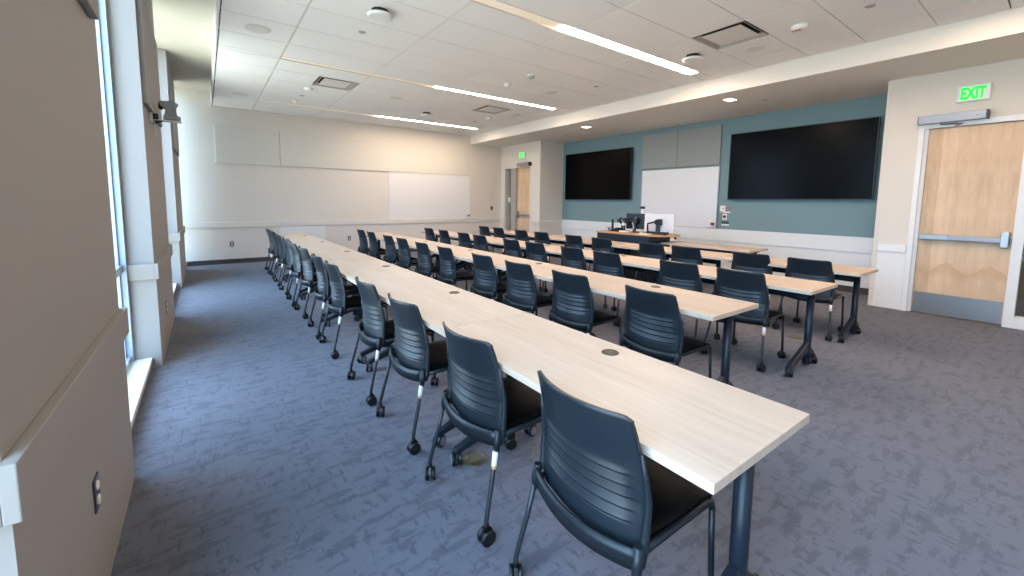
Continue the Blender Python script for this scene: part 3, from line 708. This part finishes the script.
# ---------------------------------------------------------------- chairs
def back_x(u, z):
    t_ = (z-0.43)/(0.835-0.43)
    xc = 0.0+0.0
    pts = [(0.0, -0.205), (0.35, -0.196), (0.66, -0.213), (1.0, -0.252)]
    for (a, xa), (c, xb) in zip(pts, pts[1:]):
        if t_ <= c or c == 1.0:
            f = max(0, min(1, (t_-a)/(c-a))); f2 = f
            x = xa+(xb-xa)*f2; break
    bow = 0.045+0.012*t_
    return x - bow*(1-u*u)
def half_w(z):
    t_ = (z-0.43)/(0.835-0.43)
    return 0.208 + 0.020*min(1.0, max(0.0, (1-t_)*1.7)) - 0.006*max(0.0, 1-t_*4)
def make_chair():
    t = empty('nesting_chair', (0, 0, 0)); t['category'] = 'chair'
    NU = 22
    slots = [0.505, 0.541, 0.577, 0.613, 0.649]
    zs = [0.435, 0.45, 0.475, 0.495]
    for s in slots: zs += [s-0.004, s, s+0.005, s+0.009, s+0.017]
    zs += [0.68, 0.70, 0.73, 0.76, 0.79, 0.815, 0.832, 0.843]
    def back(b):
        front = []; rear = []
        for z in zs:
            rf = []; rr = []
            for i in range(NU+1):
                u = -1+2*i/NU
                zz = z
                # rounded top corners, bottom edge arching
                if z > 0.80: zz = z-0.010*max(0, (abs(u)-0.86)/0.14)**2*((z-0.80)/0.035)
                zz += -0.018*(1-u*u)*(1-(z-0.43)/0.405)
                # slots curve downwards towards the middle
                y = u*half_w(z)
                x = back_x(u, z)
                off = 0.0
                for s in slots:
                    if abs(u) < 0.80:
                        if abs(z-s) < 0.001: off = 0.0030
                        elif abs(z-(s+0.005)) < 0.001: off = -0.0070
                        elif abs(z-(s+0.009)) < 0.001: off = -0.0060
                rr.append(b.verts.new((x-0.005+off, y, zz))); rf.append(b.verts.new((x+0.005, y, zz)))
            front.append(rf); rear.append(rr)
        n = len(zs)
        for j in range(n-1):
            for i in range(NU):
                f = b.faces.new([rear[j][i], rear[j][i+1], rear[j+1][i+1], rear[j+1][i]]); f.smooth = True
                f = b.faces.new([front[j][i], front[j+1][i], front[j+1][i+1], front[j][i+1]]); f.smooth = True
        for j in range(n-1):
            b.faces.new([rear[j][0], rear[j+1][0], front[j+1][0], front[j][0]]); b.faces.new([rear[j][NU], front[j][NU], front[j+1][NU], rear[j+1][NU]])
        for i in range(NU):
            b.faces.new([rear[0][i], front[0][i], front[0][i+1], rear[0][i+1]]); b.faces.new([rear[n-1][i], rear[n-1][i+1], front[n-1][i+1], front[n-1][i]])
    child(t, 'backrest', back, M['plastic'])
    for s in (-1, 1):
        def posts(b, s=s):
            pts = []
            for z in (0.395, 0.43, 0.50, 0.58, 0.66, 0.73):
                w = half_w(max(0.43, z))+0.004
                pts.append((back_x(1, max(0.43, z))-0.001 - (0.012 if z < 0.43 else 0), s*w, z))
            tube(b, pts, [0.016, 0.015, 0.013, 0.011, 0.0085, 0.004], 8)
        child(t, 'back_post', posts, M['plastic'])
    # seat: padded, slightly dished, waterfall front
    def seat(b):
        nx, ny = 9, 8; top = []; bot = []
        for i in range(nx+1):
            fx = i/nx; x = -0.215+0.415*fx; rt = []; rb = []
            hw = 0.205+0.010*math.sin(PI*fx)
            for j in range(ny+1):
                u = -1+2*j/ny
                z = 0.452 - 0.010*math.cos(u*PI/2)*math.sin(PI*fx) - 0.022*max(0, (fx-0.8)/0.2)**2 - 0.006*(abs(u) > 0.99) - 0.014*max(0, 1-fx/0.12)
                xx = x-0.030*(1-u*u)*max(0, 1-fx*3)
                rt.append(b.verts.new((xx, u*hw, z))); rb.append(b.verts.new((xx, u*hw*0.97, z-0.028)))
            top.append(rt); bot.append(rb)
        for i in range(nx):
            for j in range(ny):
                b.faces.new([top[i][j], top[i+1][j], top[i+1][j+1], top[i][j+1]]).smooth = True
                b.faces.new([bot[i][j], bot[i][j+1], bot[i+1][j+1], bot[i+1][j]]).smooth = True
        for i in range(nx):
            for j in (0, ny): b.faces.new([top[i][j], top[i+1][j], bot[i+1][j], bot[i][j]])
        for j in range(ny):
            for i in (0, nx): b.faces.new([top[i][j], top[i][j+1], bot[i][j+1], bot[i][j]])
    child(t, 'seat', seat, M['seat'])
    def frame(b):
        # bowed rear band joining the two brackets
        n = 14; R = []
        for i in range(n+1):
            u = -1+2*i/n; x = -0.235-0.045*(1-u*u); y = u*0.232; zc = 0.424-0.016*(1-u*u); h = 0.034
            R.append([b.verts.new(v) for v in ((x-0.004, y, zc-h), (x-0.010, y, zc+h*0.2), (x-0.006, y, zc+h), (x+0.004, y, zc+h*0.9), (x+0.012, y, zc-h*0.8))])
        for i in range(n):
            for k in range(5):
                b.faces.new([R[i][k], R[i+1][k], R[i+1][(k+1) % 5], R[i][(k+1) % 5]]).smooth = True
        b.faces.new(R[0]); b.faces.new(R[-1][::-1])
        for s in (-1, 1):
            tube(b, [(-0.240, s*0.230, 0.37), (-0.236, s*0.230, 0.41), (-0.230, s*0.228, 0.462)], [0.0135, 0.017, 0.014], 10)
            # side rail under the seat edge, slightly rising lip
            tube(b, [(-0.24, s*0.222, 0.428), (-0.05, s*0.220, 0.428), (0.14, s*0.217, 0.424), (0.172, s*0.216, 0.414), (0.182, s*0.2155, 0.392)], [0.013, 0.0125, 0.0125, 0.0125, 0.0115], 8)
        tube(b, [(0.16, -0.21, 0.408), (0.16, 0.21, 0.408)], 0.009, 8)
    child(t, 'seat_frame', frame, M['frameblk'])
    for s in (-1, 1):
        lg = child(t, 'leg', lambda b, s=s: tube(b, [(-0.243, s*0.230, 0.385), (-0.266, s*0.239, 0.27), (-0.301, s*0.252, 0.13), (-0.308, s*0.255, 0.095), (-0.306, s*0.255, 0.070)], 0.0105, 10), M['legmetal'])
        if s < 0:
            sk = child(lg, 'sticker', lambda b, s=s: tube(b, [(-0.2448, s*0.2310, 0.375), (-0.2572, s*0.2365, 0.305)], 0.0122, 12), M['sticker'])
            child(lg, 'sticker_print', lambda b, s=s: tube(b, [(-0.2555, s*0.2355, 0.316), (-0.2570, s*0.2364, 0.306)], 0.0124, 12), M['stickero'])
        caster(lg, -0.306, s*0.255, 0.5+0.5*s)
        lf = child(t, 'leg', lambda b, s=s: tube(b, [(0.182, s*0.2155, 0.394), (0.186, s*0.219, 0.25), (0.192, s*0.223, 0.10), (0.192, s*0.223, 0.066)], 0.0105, 10), M['frameblk'])
        caster(lf, 0.192, s*0.223, 0.2-0.6*s)
    return t
K = (1.4294-0.835)/(1.4294-0.815)
tips = {1: [1.10, 1.84, 2.61, 3.30, 4.34, 4.98, 5.88, 6.57, 7.35, 8.12, 8.85, 9.60],
        2: [1.92, 2.73, 3.45, 4.14, 5.04, 5.74, 6.54, 7.15, 8.07, 8.75],
        3: [1.98, 2.60, 3.55, 4.15, 4.92, 5.50, 6.45, 7.05, 7.88, 8.58],
        4: [1.93, 2.55, 3.40, 3.95, 4.94, 5.60, 6.50, 7.15, 8.00, 8.62]}
TIPX = {1: -0.06, 2: -0.05, 3: -0.05, 4: -0.03}
chair0 = make_chair(); first = True
for r in (1, 2, 3, 4):
    for k, ty in enumerate(tips[r]):
        cy = ty-0.217
        cx = RX[r]+TH*cy+TIPX[r]+0.25+random.uniform(-0.012, 0.012)
        rz = -TH+random.uniform(-0.035, 0.035)
        if r == 1 and k < 3: rz = (-0.02, 0.03, 0.03)[k]; cx = RX[r]+TH*cy+TIPX[r]+0.25
        if first: o = chair0; first = False
        else: o = dup(chair0)
        o.location = (cx, cy, 0); o.rotation_euler = (0, 0, rz)
        n = len(tips[r])
        if k == 0: pos = 'nearest to the camera'
        elif k == n-1: pos = 'farthest chair'
        else: pos = '%s from the near end' % ORD[k]
        tag(o, 'dark slotted-back chair on casters, %s, %s' % (RNAME[r], pos), 'chair', 'chairs along the '+RNAME[r])

# round floor boxes
for (x, y, lab) in ((1.145, 1.88, 'round bronze floor box in the carpet under the second chair of the window-side row'), (5.10, 1.72, 'round floor box in the carpet near the row closest to the teal wall')):
    t = empty('floor_box', (x, y, 0))
    child(t, 'ring', lambda b: disc(b, (0, 0, 0), 0, 0, 'z', 32, 0, profile=[(0.072, 0.0), (0.070, 0.004), (0.058, 0.005), (0.057, 0.003), (0.02, 0.003)]), M['floorplate'])
    child(t, 'lid', lambda b: [box(b, -0.038, 0.038, -0.024, 0.024, 0.003, 0.0055), box(b, -0.012, 0.012, 0.028, 0.036, 0.003, 0.005)], M['floorplate'], bevel=0.001)
    tag(t, lab, 'floor box', 'round floor boxes in the carpet')

# ---------------------------------------------------------------- lectern desk and its equipment
LZT = 0.872
t = empty('lectern_desk', (6.55, 4.95, 0)); ox, oy = 6.55, 4.95
poly = [(6.25, 5.68), (6.25, 4.46), (6.36, 4.28), (6.62, 4.14), (6.80, 4.18), (6.98, 4.46), (6.98, 5.68)]
child(t, 'desktop', lambda b: prism(b, [(x-ox, y-oy) for x, y in poly], LZT-0.028, LZT, 'z'), M['deskwood'], bevel=0.002)
child(t, 'front_panel', lambda b: box(b, 6.27-ox, 6.30-ox, 4.46-oy, 5.66-oy, 0.0, LZT-0.028), M['deskbody'])
for ya in (4.46, 5.63): child(t, 'side_panel', lambda b: box(b, 6.30-ox, 6.92-ox, ya-oy, ya+0.03-oy, 0.0, LZT-0.028), M['deskbody'])
child(t, 'back_panel', lambda b: box(b, 6.92-ox, 6.95-ox, 4.49-oy, 5.63-oy, 0.10, LZT-0.028), M['deskbody'])
child(t, 'edge_knob', lambda b: disc(b, (6.66-ox, 4.19-oy, LZT-0.075), 0, 0, 'z', 16, 0, profile=[(0.022, 0.0), (0.022, 0.047)]), M['darkgrey'])
tag(t, 'black laminate lectern desk with a maple top in front of the teal wall', 'lectern')
def monitor(x, y0, y1, z0, z1, m_case, label, rz=0.0, bar=False):
    w = (y1-y0)/2; h = z1-z0; t = empty('monitor', (x, (y0+y1)/2, LZT), rz); zb = z0-LZT
    child(t, 'case', lambda b: box(b, -0.012, 0.012, -w, w, zb, zb+h), m_case, bevel=0.006)
    child(t, 'screen', lambda b: box(b, 0.0121, 0.0135, -w+0.012, w-0.012, zb+0.015, zb+h-0.012), M['tv'])
    child(t, 'stand', lambda b: [box(b, -0.05, -0.012, -0.035, 0.035, 0.008, zb+h*0.62), box(b, -0.12, 0.09, -0.12, 0.12, 0.0, 0.010)], M['darkgrey'], bevel=0.003)
    child(t, 'mount_arm', lambda b: [disc(b, (-0.05, 0.0, zb+h*0.52), 0, 0, 'x', 18, 0, profile=[(0.048, -0.03), (0.05, 0.0), (0.05, 0.03)]),
                                     tube(b, [(-0.07, 0.0, zb+h*0.55), (-0.10, 0.06, zb+h*0.50), (-0.11, 0.16, zb+h*0.42), (-0.10, 0.17, zb+h*0.20), (-0.10, 0.16, 0.01)], 0.016, 8),
                                     box(b, -0.09, -0.03, -0.09, -0.01, zb+h*0.35, zb+h*0.70)], M['black'], bevel=0.002)
    tag(t, label, 'monitor', 'monitors on the lectern desk'); return t
dm = monitor(6.62, 4.83, 5.22, 0.935, 1.232, M['black'], 'dark backed monitor on the lectern desk, left of the white one', 0.08)
def sarm(b):
    disc(b, (0, 0, 0), 0, 0, profile=[(0.055, 0), (0.055, 0.015), (0.02, 0.02)])
    tube(b, [(0, 0, 0.01), (0, 0, 0.14), (-0.02, 0.06, 0.22), (-0.03, 0.02, 0.27), (-0.02, -0.06, 0.24), (0.03, -0.11, 0.17), (0.06, -0.16, 0.16)], 0.017, 8)
sa = child(dm, 'support_arm', sarm, M['black'], loc=(-0.10, 0.225, 0))
child(sa, 'joint', lambda b: disc(b, (-0.02, 0.06, 0.22), 0, 0, 'x', 14, 0, profile=[(0.032, -0.03), (0.032, 0.03)]), M['darkgrey'])
child(sa, 'joint', lambda b: disc(b, (-0.02, -0.06, 0.24), 0, 0, 'x', 14, 0, profile=[(0.03, -0.03), (0.03, 0.03)]), M['darkgrey'])
mw = monitor(6.60, 4.18, 4.80, 0.93, 1.238, M['monwhite'], 'white backed wide monitor on the lectern desk', -0.03)
t = empty('soundbar', (6.46, 4.42, LZT)); child(t, 'case', lambda b: box(b, -0.03, 0.03, -0.21, 0.21, 0.022, 0.055), M['black'], bevel=0.006)
child(t, 'foot', lambda b: [box(b, -0.02, 0.02, s*0.15-0.02, s*0.15+0.02, 0, 0.022) for s in (-1, 1)], M['darkgrey'])
tag(t, 'low black speaker bar in front of the white monitor', 'speaker')
t = empty('desk_camera', (6.66, 4.90, LZT))
child(t, 'pole', lambda b: [tube(b, [(0, 0, 0.0), (0, 0, 0.45)], 0.010, 8), disc(b, (0, 0, 0), 0, 0, profile=[(0.05, 0), (0.05, 0.012)])], M['white'])
child(t, 'head', lambda b: box(b, -0.025, 0.025, -0.04, 0.04, 0.45, 0.495), M['black'], bevel=0.008)
tag(t, 'small black camera on a slim white pole behind the monitors', 'camera')
t = empty('desk_phone', (6.50, 5.36, LZT))
child(t, 'base', lambda b: prism(b, [(-0.09, 0), (0.10, 0), (0.10, 0.07), (-0.09, 0.02)], -0.11, 0.09), M['black'], bevel=0.004)
child(t, 'handset', lambda b: [box(b, -0.03, 0.01, 0.085, 0.12, 0.02, 0.235)], M['black'], bevel=0.01)
tag(t, 'black phone with an upright handset at the left of the lectern desk', 'phone')
t = empty('cable_bundle', (6.50, 5.50, LZT))
def cab(b):
    rnd = random.Random(3)
    for k in range(6):
        p = []; a = rnd.uniform(0, 6.28); y0 = rnd.uniform(-0.02, 0.08)
        for i in range(9):
            f = i/8; p.append((rnd.uniform(-0.05, 0.05), y0-0.05+0.16*f+0.03*math.sin(a+f*6), 0.006+0.09*math.sin(PI*f)*rnd.uniform(0.5, 1.0)))
        tube(b, p, 0.0035, 6)
cab_o = child(t, 'white_cable', cab, M['lead'])
child(t, 'grey_cable', lambda b: [tube(b, [(-0.06, -0.05+0.03*k, 0.005), (-0.02, 0.0+0.04*k, 0.05+0.02*k), (0.02, 0.08, 0.03), (0.05, 0.12-0.03*k, 0.005)], 0.004, 6) for k in range(3)], M['darkgrey'])
tag(t, 'loose white and grey cables at the left end of the lectern desk', 'cables')
o = build('cable', lambda b: tube(b, [(-0.0, 0.0, 0.004), (-0.01, 0.01, 0.03), (0.02, -0.01, 0.10), (0.03, 0.03, 0.18), (0.10, 0.0, 0.30)], 0.006, 6), M['lead'], None, (6.50, 4.99, LZT))
tag(o, 'single white cable hanging down the back of the dark monitor', 'cable')
o = build('paper_sheet', lambda b: prism(b, [(-0.06, -0.09), (0.07, -0.08), (0.06, 0.09), (-0.07, 0.07)], 0.0, 0.012, 'z'), M['white'], None, (6.36, 4.60, LZT)); tag(o, 'small white paper pad at the front edge of the lectern desk', 'paper')
t = empty('document_camera', (6.45, 5.14, LZT))
child(t, 'base', lambda b: box(b, -0.06, 0.06, -0.10, 0.08, 0, 0.03), M['lead'], bevel=0.005)
child(t, 'head', lambda b: disc(b, (-0.02, 0.02, 0.15), 0, 0, 'x', 16, 0, profile=[(0.022, -0.02), (0.028, 0.0), (0.028, 0.03)]), M['white'])
child(t, 'stem', lambda b: tube(b, [(0, 0.03, 0.03), (0, 0.035, 0.09), (-0.01, 0.02, 0.15)], 0.008, 8), M['darkgrey'])
tag(t, 'small white document camera between the black arm and dark monitor', 'document camera')

# ---------------------------------------------------------------- light
w = bpy.data.worlds.new('sky'); SC.world = w; w.use_nodes = True; nt = w.node_tree
bg = nt.nodes['Background']
tc = nt.nodes.new('ShaderNodeTexCoord'); sp = nt.nodes.new('ShaderNodeSeparateXYZ'); nt.links.new(tc.outputs['Generated'], sp.inputs[0])
r = nt.nodes.new('ShaderNodeValToRGB'); e = r.color_ramp.elements
e[0].position = 0.40; e[0].color = (0.60, 0.62, 0.58, 1); e[1].position = 0.56; e[1].color = (0.59, 0.87, 1.28, 1)
mp = nt.nodes.new('ShaderNodeMapRange'); mp.inputs['From Min'].default_value = -1; mp.inputs['From Max'].default_value = 1
nt.links.new(sp.outputs['Z'], mp.inputs['Value']); nt.links.new(mp.outputs[0], r.inputs['Fac']); nt.links.new(r.outputs['Color'], bg.inputs['Color'])
bg.inputs['Strength'].default_value = 11.5
for i, (a, c) in enumerate(bays):
    li = bpy.data.lights.new('daylight_portal', 'AREA'); li.shape = 'RECTANGLE'; li.size = 3.5; li.size_y = c-a; li.cycles.is_portal = True
    lo = bpy.data.objects.new('daylight_portal', li); C.objects.link(lo); lo.location = (GL-0.12, (a+c)/2, 1.87); lo.rotation_euler = (0, -PI/2, 0)
def area(name, loc, sx, sy, power, col):
    li = bpy.data.lights.new(name, 'AREA'); li.shape = 'RECTANGLE'; li.size = sx; li.size_y = sy; li.energy = power; li.color = col
    lo = bpy.data.objects.new(name, li); C.objects.link(lo); lo.location = loc; return lo
area('corridor_fill', (9.0, 0.0, 3.55), 0.3, 1.5, 40, (1, 0.9, 0.78))  # added fill light so the corridor shows through the near side light
area('corridor_fill', (8.9, 10.1, 3.55), 0.3, 0.8, 20, (1, 0.9, 0.78))  # second added fill, behind the far side light

# ---------------------------------------------------------------- camera (shifted lens: the picture is a crop off the optical centre)
cam = bpy.data.cameras.new('camera'); co = bpy.data.objects.new('camera', cam); C.objects.link(co); SC.camera = co
f_px = 416.5504
cam.sensor_fit = 'HORIZONTAL'; cam.sensor_width = 36.0; cam.lens = f_px*36/1024
cam.shift_x = 0.0; cam.shift_y = -(288-242.3234)/1024
cam.clip_start = 0.02; cam.clip_end = 100
y_, t_, r_ = math.radians(-36.3539), math.radians(-5.5731), math.radians(0.6331)
fw = Vector((math.sin(-y_)*math.cos(t_), math.cos(y_)*math.cos(t_), math.sin(t_)))
rt = Vector((math.cos(y_), math.sin(y_), 0)); up = rt.cross(fw)
r2 = rt*math.cos(r_)+up*math.sin(r_); u2 = -rt*math.sin(r_)+up*math.cos(r_)
mm = Matrix((r2, u2, -fw)).transposed().to_4x4(); mm.translation = Vector((0, 0, 1.4294))
co.matrix_world = mm

SC.view_settings.view_transform = 'Standard'; SC.view_settings.look = 'None'; SC.view_settings.gamma = 1.0
SC.view_settings.use_curve_mapping = False
SC.view_settings.exposure = 0.0
SC.cycles.use_denoising = True
SC.cycles.max_bounces = 12; SC.cycles.diffuse_bounces = 8; SC.cycles.transparent_max_bounces = 12
SC.cycles.sample_clamp_indirect = 6.0; SC.cycles.caustics_reflective = False; SC.cycles.caustics_refractive = False
